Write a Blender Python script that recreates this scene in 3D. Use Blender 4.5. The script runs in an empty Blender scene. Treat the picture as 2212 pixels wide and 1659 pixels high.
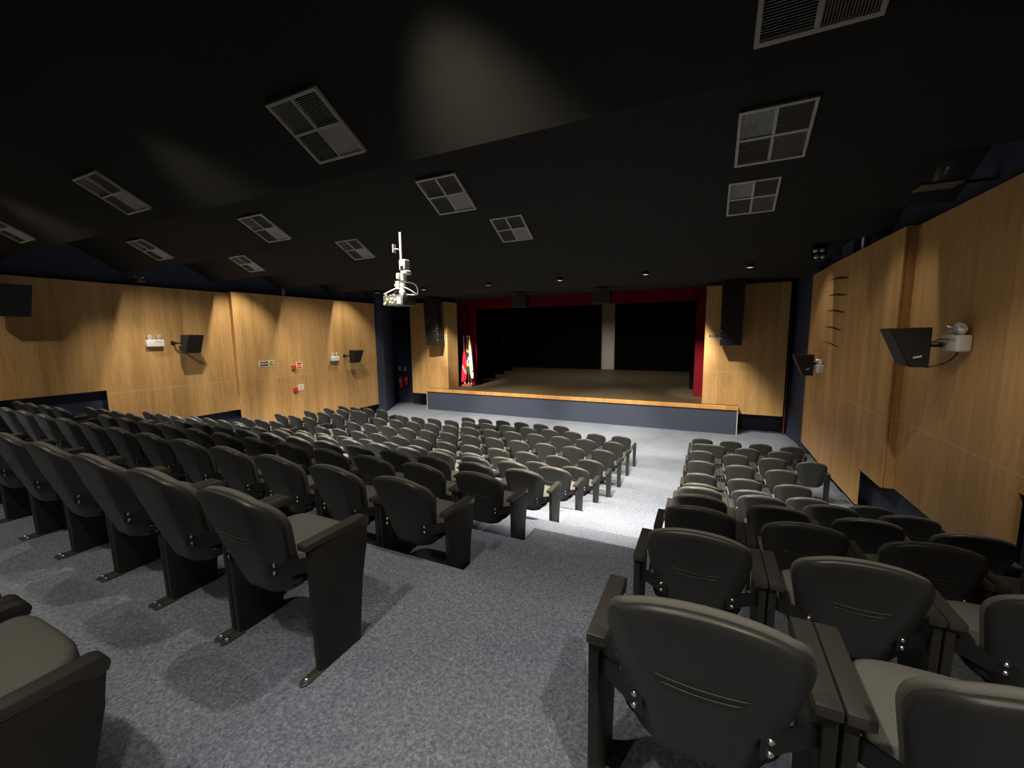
import bpy, bmesh, math, random
from mathutils import Vector, Matrix, Euler
random.seed(7)
SC = bpy.context.scene
COL = SC.collection
PI = math.pi

# ------------------------------------------------------------------ materials
def mat(name, col, rough=0.6, metal=0.0, spec=0.5):
    m = bpy.data.materials.new(name); m.use_nodes = True
    b = m.node_tree.nodes['Principled BSDF']
    b.inputs['Base Color'].default_value = (*col, 1)
    b.inputs['Roughness'].default_value = rough
    b.inputs['Metallic'].default_value = metal
    b.inputs['Specular IOR Level'].default_value = spec
    return m
def nodes(m): return m.node_tree.nodes, m.node_tree.links, m.node_tree.nodes['Principled BSDF']
def ramp(N, stops):
    r = N.new('ShaderNodeValToRGB'); e = r.color_ramp.elements
    while len(e) < len(stops): e.new(0.5)
    for el, (p, c) in zip(e, stops): el.position = p; el.color = (*c, 1)
    return r
def noise(N, L, vec, scale, detail=3, rough=0.6):
    n = N.new('ShaderNodeTexNoise'); n.inputs['Scale'].default_value = scale
    n.inputs['Detail'].default_value = detail; n.inputs['Roughness'].default_value = rough
    L.new(vec, n.inputs['Vector']); return n
def mapped(N, L, scale, src='pos'):
    if src == 'pos':
        g = N.new('ShaderNodeNewGeometry'); out = g.outputs['Position']
    else:
        g = N.new('ShaderNodeTexCoord'); out = g.outputs['Object']
    mp = N.new('ShaderNodeMapping'); mp.inputs['Scale'].default_value = scale
    L.new(out, mp.inputs['Vector']); return mp.outputs['Vector']
def bump(N, L, b, h, strength, dist=0.01):
    bp = N.new('ShaderNodeBump'); bp.inputs['Strength'].default_value = strength
    bp.inputs['Distance'].default_value = dist
    L.new(h, bp.inputs['Height']); L.new(bp.outputs['Normal'], b.inputs['Normal'])
def mottled(name, c0, c1, scale=40, rough=0.6, bmp=0.0, spec=0.5, stretch=(1, 1, 1), src='pos', metal=0):
    m = mat(name, c0, rough, metal, spec); N, L, b = nodes(m)
    v = mapped(N, L, stretch, src)
    n = noise(N, L, v, scale)
    r = ramp(N, [(0.3, c0), (0.7, c1)])
    L.new(n.outputs['Fac'], r.inputs['Fac']); L.new(r.outputs['Color'], b.inputs['Base Color'])
    if bmp: bump(N, L, b, n.outputs['Fac'], bmp, 0.004)
    return m

def carpet_mat():
    m = mat('carpet', (.2, .22, .26), .95, 0, .15); N, L, b = nodes(m)
    v = mapped(N, L, (1, 1, 1))
    n1 = noise(N, L, v, 62, 3, .7); n2 = noise(N, L, v, 1.1, 3); n3 = noise(N, L, v, 190, 2, .7)
    r1 = ramp(N, [(0.36, (.085, .100, .138)), (0.5, (.160, .182, .230)), (0.64, (.30, .325, .38))])
    mx0 = N.new('ShaderNodeMix'); mx0.inputs['Factor'].default_value = .45
    L.new(n1.outputs['Fac'], mx0.inputs['A']); L.new(n3.outputs['Fac'], mx0.inputs['B'])
    L.new(mx0.outputs['Result'], r1.inputs['Fac'])
    r2 = ramp(N, [(0.3, (.84, .86, .92)), (0.7, (1.1, 1.08, 1.02))])
    L.new(n2.outputs['Fac'], r2.inputs['Fac'])
    mx = N.new('ShaderNodeMix'); mx.data_type = 'RGBA'; mx.blend_type = 'MULTIPLY'; mx.inputs['Factor'].default_value = 1
    L.new(r1.outputs['Color'], mx.inputs['A']); L.new(r2.outputs['Color'], mx.inputs['B'])
    L.new(mx.outputs['Result'], b.inputs['Base Color'])
    bump(N, L, b, n1.outputs['Fac'], .5, .006)
    return m

def wood_mat(name, dark, mid, light, seam=None, rough=.5):
    m = mat(name, mid, rough, 0, .35); N, L, b = nodes(m)
    g = N.new('ShaderNodeNewGeometry'); sep = N.new('ShaderNodeSeparateXYZ'); L.new(g.outputs['Position'], sep.inputs[0])
    add = N.new('ShaderNodeMath'); add.operation = 'ADD'; L.new(sep.outputs['X'], add.inputs[0]); L.new(sep.outputs['Y'], add.inputs[1])
    com = N.new('ShaderNodeCombineXYZ'); L.new(add.outputs[0], com.inputs['X']); L.new(sep.outputs['Z'], com.inputs['Z'])
    mp = N.new('ShaderNodeMapping'); mp.inputs['Scale'].default_value = (1, 1, .055); L.new(com.outputs[0], mp.inputs['Vector'])
    n1 = noise(N, L, mp.outputs[0], 34, 4, .65); n2 = noise(N, L, mp.outputs[0], 4.2, 2, .5)
    mx = N.new('ShaderNodeMix'); mx.inputs['Factor'].default_value = .42
    L.new(n1.outputs['Fac'], mx.inputs['A']); L.new(n2.outputs['Fac'], mx.inputs['B'])
    r = ramp(N, [(0.36, dark), (0.5, mid), (0.64, light)]); L.new(mx.outputs['Result'], r.inputs['Fac'])
    # veneer leaves: a tone per 0.42 m board
    q = N.new('ShaderNodeMath'); q.operation = 'MULTIPLY'; q.inputs[1].default_value = 1 / .42; L.new(add.outputs[0], q.inputs[0])
    fl = N.new('ShaderNodeMath'); fl.operation = 'FLOOR'; L.new(q.outputs[0], fl.inputs[0])
    wn = N.new('ShaderNodeTexWhiteNoise'); wn.noise_dimensions = '1D'; L.new(fl.outputs[0], wn.inputs['W'])
    r2 = ramp(N, [(0, (.9, .9, .9)), (1, (1.08, 1.08, 1.08))]); L.new(wn.outputs['Value'], r2.inputs['Fac'])
    ml = N.new('ShaderNodeMix'); ml.data_type = 'RGBA'; ml.blend_type = 'MULTIPLY'; ml.inputs['Factor'].default_value = 1
    L.new(r.outputs['Color'], ml.inputs['A']); L.new(r2.outputs['Color'], ml.inputs['B'])
    out = ml.outputs['Result']
    if seam is not None:   # the horizontal joint between the upper and the lower boards
        s = N.new('ShaderNodeMath'); s.operation = 'SUBTRACT'; s.inputs[1].default_value = seam; L.new(sep.outputs['Z'], s.inputs[0])
        a = N.new('ShaderNodeMath'); a.operation = 'ABSOLUTE'; L.new(s.outputs[0], a.inputs[0])
        lt = N.new('ShaderNodeMath'); lt.operation = 'LESS_THAN'; lt.inputs[1].default_value = .006; L.new(a.outputs[0], lt.inputs[0])
        m2 = N.new('ShaderNodeMix'); m2.data_type = 'RGBA'; L.new(lt.outputs[0], m2.inputs['Factor'])
        L.new(out, m2.inputs['A']); m2.inputs['B'].default_value = (light[0] * 1.08, light[1] * 1.1, light[2] * 1.15, 1)
        out = m2.outputs['Result']
    L.new(out, b.inputs['Base Color'])
    bump(N, L, b, n1.outputs['Fac'], .08, .003)
    return m

M = {}
M['carpet'] = carpet_mat()
M['veneer'] = wood_mat('oak_veneer', (.38, .215, .076), (.50, .296, .112), (.585, .362, .153), seam=2.1)
M['stage_edge'] = wood_mat('stage_edge_wood', (.42, .2, .055), (.56, .28, .085), (.62, .34, .12))
M['navy'] = mottled('navy_paint', (.036, .048, .085), (.042, .056, .097), 8, .7, spec=.3)
M['riser'] = mottled('stage_front_carpet', (.040, .050, .078), (.066, .078, .112), 120, .95, .2, .1)
M['ceiling'] = mottled('black_ceiling_paint', (.025, .0242, .0208), (.028, .0272, .0235), 6, .85, spec=.15)
M['black_wall'] = mottled('black_wall_paint', (.012, .012, .013), (.015, .015, .016), 6, .85, spec=.2)
M['stage_floor'] = mottled('worn_stage_boards', (.052, .039, .022), (.105, .080, .046), 9, .55, .05, .3, (.35, 3, 1))
M['stage_ceiling'] = mat('stage_black', (.006, .006, .006), .9, 0, .1)
M['shell'] = mottled('black_moulded_plastic', (.0235, .0245, .0225), (.0285, .0295, .0270), 220, .42, .12, .5, src='obj')
M['fabric'] = mottled('charcoal_fabric', (.085, .084, .076), (.125, .124, .112), 420, .9, .3, .2, src='obj')
M['panel'] = mottled('dark_laminate', (.017, .016, .015), (.021, .02, .018), 60, .5, .03, .35, src='obj')
M['arm'] = mottled('black_arm_plastic', (.03, .029, .026), (.04, .038, .034), 300, .38, .15, .5, src='obj')
M['steel_black'] = mat('black_steel', (.016, .016, .018), .4, .3)
M['bolt'] = mat('zinc_bolt', (.75, .74, .7), .25, 1)
M['foot'] = mat('grey_steel_foot', (.13, .13, .12), .4, .7)
M['vent'] = mottled('grey_vent_paint', (.40, .40, .375), (.46, .455, .43), 12, .5, spec=.4)
M['vent_dark'] = mat('vent_throat', (.012, .012, .012), .9)
M['cabinet'] = mottled('black_speaker_paint', (.012, .012, .0115), (.018, .018, .017), 90, .55, .1, .35)
M['grille'] = mottled('black_speaker_grille', (.005, .005, .005), (.011, .011, .011), 400, .6, .2, .3)
M['white_plastic'] = mottled('white_plastic', (.72, .71, .66), (.76, .75, .7), 8, .4)
M['cream'] = mat('photoluminescent_cream', (.78, .74, .52), .5)
M['chrome'] = mat('chrome', (.85, .85, .82), .3, .85)
M['lens'] = mat('clear_lens', (.8, .8, .8), .1, .6)
M['glass_white'] = mat('frosted_lamp_glass', (.8, .8, .78), .15, .35)
M['sign_dark'] = mat('sign_dark_green', (.02, .028, .016), .5)
M['red'] = mat('signal_red', (.62, .022, .03), .45)
M['red_tank'] = mat('red_tank', (.55, .03, .035), .3)
M['pink_sign'] = mat('faded_red_sign', (.55, .22, .19), .6)
M['red_velvet'] = mottled('red_velvet', (.10, .0016, .0055), (.12, .002, .007), 30, .85, .1, .15)
M['black_velvet'] = mottled('black_velvet', (.0035, .0037, .004), (.0045, .0047, .005), 20, .95, spec=.05)
M['white_cloth'] = mottled('white_backdrop_cloth', (.62, .61, .55), (.68, .67, .61), 5, .85)
M['flag_red'] = mat('flag_red', (.72, .02, .05), .75, 0, .2)
M['flag_pink'] = mat('flag_pale_lettering', (.72, .35, .36), .75, 0, .2)
M['flag_green'] = mat('flag_green', (.01, .10, .03), .75, 0, .2)
M['flag_dark'] = mat('flag_dark_green', (.015, .035, .022), .75, 0, .2)
M['flag_yellow'] = mat('flag_yellow', (.72, .56, .05), .75, 0, .2)
M['flag_white'] = mat('flag_white', (.72, .72, .64), .75, 0, .2)
M['flag_orange'] = mat('flag_orange', (.75, .36, .04), .75, 0, .2)
M['flag_blue'] = mat('flag_blue', (.03, .05, .16), .75, 0, .2)
M['brass'] = mat('brass_pole', (.72, .5, .25), .3, .9)
M['base_wood'] = mat('flag_base_wood', (.25, .1, .05), .5)
M['grey_metal'] = mat('grey_painted_metal', (.55, .54, .48), .45, .2)
M['projector'] = mottled('dark_grey_projector', (.045, .045, .041), (.055, .055, .05), 40, .4)
M['yellow'] = mat('yellow_socket', (.85, .66, .08), .5)
M['cable_white'] = mat('white_cable', (.8, .79, .73), .5)
M['cable_black'] = mat('black_cable', (.01, .01, .01), .6)
M['label'] = mat('silver_badge', (.6, .58, .5), .4, .3)
M['dark_mark'] = mat('dark_brown_mark', (.035, .02, .009), .8)
M['tube'] = mat('grey_pipe', (.5, .49, .45), .4, .4)
def emis(name, col, s):
    m = mat(name, col); N, L, b = nodes(m)
    b.inputs['Emission Color'].default_value = (*col, 1); b.inputs['Emission Strength'].default_value = s
    return m
M['lamp_on'] = emis('lit_lamp_glass', (1, .9, .72), 2.2)

# ------------------------------------------------------------------ mesh helpers
def obj(name, bm, m, parent=None, smooth=False, loc=None, angle=None):
    me = bpy.data.meshes.new(name)
    bmesh.ops.recalc_face_normals(bm, faces=bm.faces[:])
    bm.to_mesh(me); bm.free()
    ms = m if isinstance(m, (list, tuple)) else [m]
    for x in ms: me.materials.append(x)
    if smooth:
        for p in me.polygons: p.use_smooth = True
        if angle is not None: me.set_sharp_from_angle(angle=angle)
    o = bpy.data.objects.new(name, me); COL.objects.link(o)
    if parent: o.parent = parent
    if loc is not None: o.location = loc
    return o
def tag(o, label, cat, group=None, kind=None):
    o['label'] = label; o['category'] = cat
    if group: o['group'] = group
    if kind: o['kind'] = kind
    return o
def thing(name, label, cat, loc=(0, 0, 0), rz=0, group=None):
    o = bpy.data.objects.new(name, None); COL.objects.link(o)
    o.location = loc; o.rotation_euler = (0, 0, rz); o.empty_display_size = .1
    return tag(o, label, cat, group)
def struct(o): o['kind'] = 'structure'; return o
def box(bm, x0, x1, y0, y1, z0, z1, bev=0, seg=2, mi=0):
    vs = [bm.verts.new(p) for p in [(x0, y0, z0), (x1, y0, z0), (x1, y1, z0), (x0, y1, z0), (x0, y0, z1), (x1, y0, z1), (x1, y1, z1), (x0, y1, z1)]]
    fs = [bm.faces.new([vs[i] for i in f]) for f in [(0, 3, 2, 1), (4, 5, 6, 7), (0, 1, 5, 4), (1, 2, 6, 5), (2, 3, 7, 6), (3, 0, 4, 7)]]
    for f in fs: f.material_index = mi
    if bev:
        es = list({e for f in fs for e in f.edges})
        r = bmesh.ops.bevel(bm, geom=es, offset=bev, segments=seg, profile=.5, affect='EDGES')
        for f in r['faces']: f.material_index = mi
    return vs
def hexa(bm, pts):
    vs = [bm.verts.new(p) for p in pts]
    for f in [(0, 3, 2, 1), (4, 5, 6, 7), (0, 1, 5, 4), (1, 2, 6, 5), (2, 3, 7, 6), (3, 0, 4, 7)]: bm.faces.new([vs[i] for i in f])
def prism(bm, poly, a0, a1, axis='x', bev=0, mi=0):
    def P(u, v, a): return {'x': (a, u, v), 'y': (u, a, v), 'z': (u, v, a)}[axis]
    A = [bm.verts.new(P(u, v, a0)) for u, v in poly]; B = [bm.verts.new(P(u, v, a1)) for u, v in poly]
    n = len(poly); fs = [bm.faces.new(A[::-1]), bm.faces.new(B)]
    for i in range(n): fs.append(bm.faces.new([A[i], A[(i + 1) % n], B[(i + 1) % n], B[i]]))
    for f in fs: f.material_index = mi
    if bev:
        es = list({e for f in fs for e in f.edges})
        bmesh.ops.bevel(bm, geom=es, offset=bev, segments=2, profile=.5, affect='EDGES')
def frame_of(d):
    d = Vector(d).normalized(); up = Vector((0, 0, 1)) if abs(d.z) < .95 else Vector((1, 0, 0))
    a = d.cross(up).normalized(); return a, d.cross(a).normalized()
def tube(bm, pts, r, seg=10, cap=True, mi=0):
    pts = [Vector(p) for p in pts]; rings = []
    rs = r if isinstance(r, (list, tuple)) else [r] * len(pts)
    for i, p in enumerate(pts):
        d = (pts[min(i + 1, len(pts) - 1)] - pts[max(i - 1, 0)])
        a, b = frame_of(d)
        if rings:   # keep the frame from twisting
            pa = rings[-1][1]; a = (pa - d.normalized() * pa.dot(d.normalized()))
            a = a.normalized() if a.length > 1e-6 else frame_of(d)[0]; b = d.normalized().cross(a)
        rings.append(([bm.verts.new(p + (a * math.cos(t) + b * math.sin(t)) * rs[i]) for t in [2 * PI * k / seg for k in range(seg)]], a))
    for i in range(len(rings) - 1):
        A, B = rings[i][0], rings[i + 1][0]
        for k in range(seg):
            f = bm.faces.new([A[k], A[(k + 1) % seg], B[(k + 1) % seg], B[k]]); f.material_index = mi
    if cap:
        for rg in (rings[0][0][::-1], rings[-1][0]):
            f = bm.faces.new(rg); f.material_index = mi
def lathe(bm, prof, c=(0, 0, 0), seg=20, axis='z', mi=0):
    c = Vector(c); rings = []
    for r, h in prof:
        rings.append([bm.verts.new(c + (Vector((r * math.cos(t), r * math.sin(t), h)) if axis == 'z' else Vector((r * math.cos(t), h, r * math.sin(t))) if axis == 'y' else Vector((h, r * math.cos(t), r * math.sin(t))))) for t in [2 * PI * k / seg for k in range(seg)]])
    for A, B in zip(rings, rings[1:]):
        for k in range(seg):
            f = bm.faces.new([A[k], A[(k + 1) % seg], B[(k + 1) % seg], B[k]]); f.material_index = mi
    for rg in (rings[0][::-1], rings[-1]):
        f = bm.faces.new(rg); f.material_index = mi
def arc(p0, p1, p2, n=10):
    p0, p1, p2 = map(Vector, (p0, p1, p2))
    return [p0 * (1 - t) ** 2 + p1 * 2 * t * (1 - t) + p2 * t * t for t in [i / n for i in range(n + 1)]]
def catmull(pts, n):
    out = []; m = len(pts)
    for i in range(m - 1):
        p0 = pts[max(i - 1, 0)]; p1 = pts[i]; p2 = pts[i + 1]; p3 = pts[min(i + 2, m - 1)]
        for k in range(n):
            t = k / n
            out.append(tuple(.5 * (2 * b + (c - a) * t + (2 * a - 5 * b + 4 * c - d) * t * t + (-a + 3 * b - 3 * c + d) * t ** 3) for a, b, c, d in zip(p0, p1, p2, p3)))
    out.append(pts[-1]); return out
def text_mesh(s, size, m, parent, mtx, name='lettering', depth=.002, bold=.0):
    cu = bpy.data.curves.new('t', 'FONT'); cu.body = s; cu.size = size; cu.align_x = 'CENTER'; cu.align_y = 'CENTER'
    cu.extrude = depth; cu.offset = bold
    to = bpy.data.objects.new('t', cu); COL.objects.link(to)
    dg = bpy.context.evaluated_depsgraph_get(); me = bpy.data.meshes.new_from_object(to.evaluated_get(dg))
    bpy.data.objects.remove(to); bpy.data.curves.remove(cu)
    me.name = name; me.materials.clear(); me.materials.append(m); me.transform(mtx)
    o = bpy.data.objects.new(name, me); COL.objects.link(o); o.parent = parent
    return o

# ------------------------------------------------------------------ the setting
XL, XR = -13.36, 2.80            # outer faces of the blue side walls
ROWY = [None, 10.754, 9.818, 8.848, 7.858, 6.867, 5.915, 4.95, 3.94, 2.94, 1.945, .925, -.06]
ROWZ = [None, 0.0, .10, .198, .277, .362, .526, .815, 1.10, 1.386, 1.668, 1.955, 1.955]
EDGE = [None, None, 10.97, 10.0, 9.03, 8.05, 7.07, 6.07, 5.07, 4.07, 3.07, 2.07]   # front edge of the tread of row i
bm = bmesh.new()
prof = [(17.2, -.3), (17.2, 0), (EDGE[2], 0)]
for i in range(2, 12):
    z = ROWZ[i]; prof.append((EDGE[i], z))
    prof.append((EDGE[i + 1] if i < 11 else -4.2, z))
prof.append((-4.2, -.3))
prism(bm, prof, -15.2, 4.2, 'x')
AISLES = [(-1.47, -.30), (-9.95, -8.9)]
for i in range(7, 12):
    for a0, a1 in AISLES:
        box(bm, a0, a1, EDGE[i], EDGE[i] + .51, ROWZ[i - 1] - .02, (ROWZ[i] + ROWZ[i - 1]) / 2)
struct(obj('floor', bm, M['carpet']))

# ceiling: saw-tooth strips falling towards the stage, then a flat soffit
LOW = 5.08; SL = .55; PER = 2.07; E0 = 3.30
bm = bmesh.new()
pr = []
y = E0 - 4 * PER
pr.append((y - .001, LOW))
for k in range(-4, 5):
    a = E0 + PER * k
    pr.append((a, LOW)); pr.append((a + .02, LOW + SL * PER)); 
pr.append((E0 + PER * 5, LOW)); pr.append((16.7, LOW)); pr.append((16.7, 7.6)); pr.append((y - .001, 7.6))
prism(bm, pr, -15.2, 4.2, 'x')
struct(obj('ceiling', bm, M['ceiling']))
def strip_z(y):
    k = math.floor((y - E0) / PER) + 1
    return LOW + SL * (E0 + PER * k - y)

def slab_wall(name, pieces, m):
    bm = bmesh.new()
    for p in pieces: box(bm, *p)
    return struct(obj(name, bm, m))
slab_wall('wall_left', [(XL - .25, XL, -4.2, 13.7, -.2, 7.4), (-15.2, XL - .25, 13.3, 13.7, -.2, 7.4)], M['navy'])
slab_wall('wall_right', [(XR, XR + .25, -4.2, 13.65, -.2, 7.4), (XR + .25, 4.2, 13.3, 13.65, -.2, 7.4)], M['navy'])
slab_wall('wall_back', [(-15.2, 4.2, -4.4, -4.2, -.2, 7.5)], M['black_wall'])
def pier(name, poly):
    bm = bmesh.new(); prism(bm, poly, -.2, 7.4, 'z'); struct(obj(name, bm, M['navy']))
pier('wall_left_pier', [(-15.2, 13.7), (-13.02, 13.7), (-13.02, 14.1), (-13.85, 15.6), (-15.2, 15.6)])
pier('wall_right_pier', [(2.62, 13.65), (4.2, 13.65), (4.2, 15.9), (2.50, 15.9), (2.62, 14.9)])
slab_wall('wall_front', [(-15.2, -10.72, 16.45, 16.6, -.2, 7.4), (-.02, 4.2, 16.45, 16.6, -.2, 7.4)], M['navy'])
slab_wall('wall_left_passage', [(-15.4, -15.2, 13.3, 16.6, -.2, 7.4)], M['navy'])
slab_wall('wall_right_passage', [(4.2, 4.4, 13.3, 16.6, -.2, 7.4)], M['navy'])

def veneer(name, segs, ztop, side, strip=None):
    # segs: (y0, x0, y1, x1, zbottom); the back goes to just off the blue wall
    bm = bmesh.new(); 
    for y0, x0, y1, x1, zb in segs:
        q = [(x0, y0), (x0 + side * .035, y0), (x1 + side * .035, y1), (x1, y1)]
        hexa(bm, [(x, y, zb) for x, y in q] + [(x, y, ztop) for x, y in q])
    if strip: box(bm, *strip)
    return struct(obj(name, bm, M['veneer']))
veneer('wall_left_panelling_front', [(7.74, -13.04, 13.65, -13.04, .42)], 4.80, -1, (-13.215, -13.07, 7.74, 7.775, 1.18, 4.80))
veneer('wall_left_panelling_rear', [(4.70, -13.19, 7.74, -13.19, 1.18), (1.6, -13.19, 4.70, -13.19, 2.18), (-4.2, -13.19, 1.6, -13.19, 2.85)], 4.77, -1)
wr = veneer('wall_right_panelling_front', [(7.95, 2.52, 8.92, 2.505, 1.02), (8.92, 2.505, 10.95, 2.475, .36), (10.95, 2.475, 13.62, 2.50, .36)], 4.92, 1, (2.55, 2.685, 7.95, 7.985, 1.02, 4.92))
veneer('wall_right_panelling_rear', [(5.28, 2.66, 7.95, 2.66, 1.05), (-4.2, 2.66, 5.28, 2.66, 1.94)], 4.92, 1)
# thin dark lens-shaped marks on the right panelling
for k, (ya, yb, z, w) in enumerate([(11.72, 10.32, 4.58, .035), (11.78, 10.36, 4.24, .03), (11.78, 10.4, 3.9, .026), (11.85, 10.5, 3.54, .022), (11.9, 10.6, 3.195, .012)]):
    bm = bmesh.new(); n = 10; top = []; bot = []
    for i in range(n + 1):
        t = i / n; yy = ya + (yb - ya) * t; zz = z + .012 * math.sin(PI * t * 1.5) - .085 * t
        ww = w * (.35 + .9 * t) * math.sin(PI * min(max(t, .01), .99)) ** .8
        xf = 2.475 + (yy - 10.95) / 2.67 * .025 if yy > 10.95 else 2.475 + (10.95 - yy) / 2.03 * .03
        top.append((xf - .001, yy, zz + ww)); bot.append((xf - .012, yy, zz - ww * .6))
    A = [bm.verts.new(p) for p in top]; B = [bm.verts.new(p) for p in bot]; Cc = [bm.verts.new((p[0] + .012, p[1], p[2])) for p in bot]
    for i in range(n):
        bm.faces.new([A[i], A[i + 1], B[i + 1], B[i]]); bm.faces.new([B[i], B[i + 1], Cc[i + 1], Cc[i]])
    obj('panel_mark', bm, M['dark_mark'], wr)
# proscenium panels
def pros(name, x0, x1, ztop, zb=.68):
    bm = bmesh.new(); box(bm, x0, x1, 15.58, 16.43, zb, ztop); return struct(obj(name, bm, M['veneer']))
pros('wall_front_left_panelling', -12.70, -10.63, 4.90)
pros('wall_front_right_panelling', -.08, 2.32, 4.98)

# stage
stage = bpy.data.objects.new('stage', None); COL.objects.link(stage); struct(stage)
SX0, SX1, SZ = -11.68, 1.03, .965
bm = bmesh.new(); box(bm, -14, 3.5, 16.62, 28.3, .5, SZ); box(bm, -10.72, -.02, 16.43, 16.62, SZ - .06, SZ); box(bm, SX0, SX1, 15.40, 16.43, SZ - .06, SZ); obj('stage_floor', bm, M['stage_floor'], stage)
bm = bmesh.new(); box(bm, SX0 - .01, SX1 + .01, 15.28, 15.40, SZ - .135, SZ + .004, .012); obj('wooden_nosing', bm, M['stage_edge'], stage)
bm = bmesh.new(); box(bm, SX0 + .03, SX1 - .03, 15.32, 16.44, -.01, SZ - .07); obj('blue_fascia', bm, M['riser'], stage)
for xs in (SX0, SX1 - .03):
    bm = bmesh.new(); box(bm, xs, xs + .03, 15.30, 15.36, 0, SZ - .135); obj('corner_strip', bm, M['grey_metal'], stage)
# stage house
slab_wall('wall_stage_back', [(-14, 3.5, 28.2, 28.35, .5, 7.6)], M['stage_ceiling'])
slab_wall('wall_stage_left', [(-14.15, -14, 16.6, 28.35, .5, 7.6)], M['stage_ceiling'])
slab_wall('wall_stage_right', [(3.5, 3.65, 16.6, 28.35, .5, 7.6)], M['stage_ceiling'])
slab_wall('ceiling_stage', [(-14.15, 3.65, 16.7, 28.35, 7.4, 7.6)], M['stage_ceiling'])

# ------------------------------------------------------------------ curtains
def curtain(name, label, x0, x1, y, z0, z1, m, folds, amp, cat='curtain', group=None, axis='x'):
    bm = bmesh.new(); n = max(8, int(folds * 8)); f = []; b = []
    for i in range(n + 1):
        t = i / n; u = x0 + (x1 - x0) * t; d = amp * math.sin(2 * PI * folds * t) + amp * .35 * math.sin(2 * PI * folds * 2.3 * t + 1)
        P = (lambda z, o: (u, y + d + o, z)) if axis == 'x' else (lambda z, o: (y + d + o, u, z))
        f.append([bm.verts.new(P(z, 0)) for z in (z0, z1)]); b.append([bm.verts.new(P(z, .02)) for z in (z0, z1)])
    for i in range(n):
        bm.faces.new([f[i][0], f[i + 1][0], f[i + 1][1], f[i][1]]); bm.faces.new([b[i][0], b[i][1], b[i + 1][1], b[i + 1][0]])
        bm.faces.new([f[i][0], b[i][0], b[i + 1][0], f[i + 1][0]]); bm.faces.new([f[i][1], f[i + 1][1], b[i + 1][1], b[i][1]])
    for i in (0, n): bm.faces.new([f[i][0], f[i][1], b[i][1], b[i][0]])
    return tag(obj(name, bm, m, smooth=True, angle=.9), label, cat, group)
curtain('red_curtain', 'red velvet stage curtain leg standing behind the flags', -11.35, -10.08, 17.22, SZ + .005, 6.6, M['red_velvet'], 2.2, .035)
curtain('red_curtain', 'red velvet stage curtain leg at the right edge of the stage opening', -.41, .75, 17.15, SZ + .005, 6.6, M['red_velvet'], 2.2, .03)
curtain('red_valance', 'dark red valance hanging across the top of the stage opening', -11.4, .8, 16.95, 4.60, 6.6, M['red_velvet'], 20, .03, 'valance')
curtain('red_curtain', 'narrow red curtain between the right stage panel and the right blue pier', 2.37, 2.85, 16.12, .01, 4.6, M['red_velvet'], 1.2, .03)
curtain('backdrop_curtain', 'black backdrop curtain on the left of the white strip at the stage back', -13.9, -6.50, 27.85, SZ + .005, 7.3, M['black_velvet'], 16, .05, group=None)
curtain('backdrop_curtain', 'black backdrop curtain on the right of the white strip at the stage back', -5.60, 3.4, 27.85, SZ + .005, 7.3, M['black_velvet'], 18, .05)
curtain('white_backdrop', 'tall white cloth strip showing between black curtains at the stage back', -6.62, -5.48, 28.02, SZ + .005, 7.3, M['white_cloth'], .5, .01, 'cloth')
for k, (yy, xe) in enumerate([(18.2, -10.35), (20.4, -10.75), (22.6, -11.3), (24.8, -11.8)]):
    curtain('wing_curtain', ['first black wing curtain behind the left red curtain', 'second black wing curtain back on the left of the stage', 'third black wing curtain back on the left of the stage', 'rearmost black wing curtain on the left of the stage'][k], -13.8, xe, yy, SZ + .005, 7.3, M['black_velvet'], 6, .07, group='black wing curtains on the left of the stage')
curtain('wing_curtain', 'black wing curtain just behind the right red curtain', -.62, 3.3, 19.2, SZ + .005, 7.3, M['black_velvet'], 7, .06)

# ------------------------------------------------------------------ chairs
CW = .616
OUT = catmull([(0, .352), (.105, .352), (.158, .362), (.178, .42), (.197, .53), (.222, .65), (.232, .715), (.224, .770), (.192, .818), (.13, .848), (.06, .861), (0, .864)], 4)
def back_y(x, z, hw=.234):
    t = min(max((z - .352) / .51, 0), 1); u = abs(x) / hw
    yb = .150 * (1 - t) ** 1.15 + .022 * u ** 3
    a = abs(x) - (.086 + .105 * t + hw - .234)       # a flat middle tapering downwards, then two facets that turn forwards
    return yb + .62 * .005 * math.log(1 + math.exp(min(a / .005, 60)))
def pad(bm, layers, wide=0):
    # layers: (offset along y, outline scale); rings of a fan joined layer to layer
    cz = .60; half = OUT
    full = [(x + (wide if x > 1e-6 else 0), z) for x, z in half] + [(-x - (wide if x > 1e-6 else 0), z) for x, z in half[-2:0:-1]]
    hw = .234 + wide; rims = []
    for li, (off, sc) in enumerate(layers):
        cap = li in (0, len(layers) - 1)
        rr = [.15, .28, .4, .5, .58, .66, .74, .82, .91, 1.0] if cap else [1.0]
        prev = None
        if cap: cv = bm.verts.new((0, back_y(0, cz, hw) + off, cz))
        for r in rr:
            ring = []
            for x, z in full:
                ex = x * (1 + (sc - 1)) * r; ez = cz + (z - cz) * sc * r
                ring.append(bm.verts.new((ex, back_y(ex, ez, hw) + off, ez)))
            n = len(ring)
            if cap:
                if prev is None:
                    for k in range(n): bm.faces.new([cv, ring[k], ring[(k + 1) % n]])
                else:
                    for k in range(n): bm.faces.new([prev[k], prev[(k + 1) % n], ring[(k + 1) % n], ring[k]])
            prev = ring
        rims.append(prev)
    for A, B in zip(rims, rims[1:]):
        n = len(A)
        for k in range(n): bm.faces.new([A[k], A[(k + 1) % n], B[(k + 1) % n], B[k]])
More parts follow.
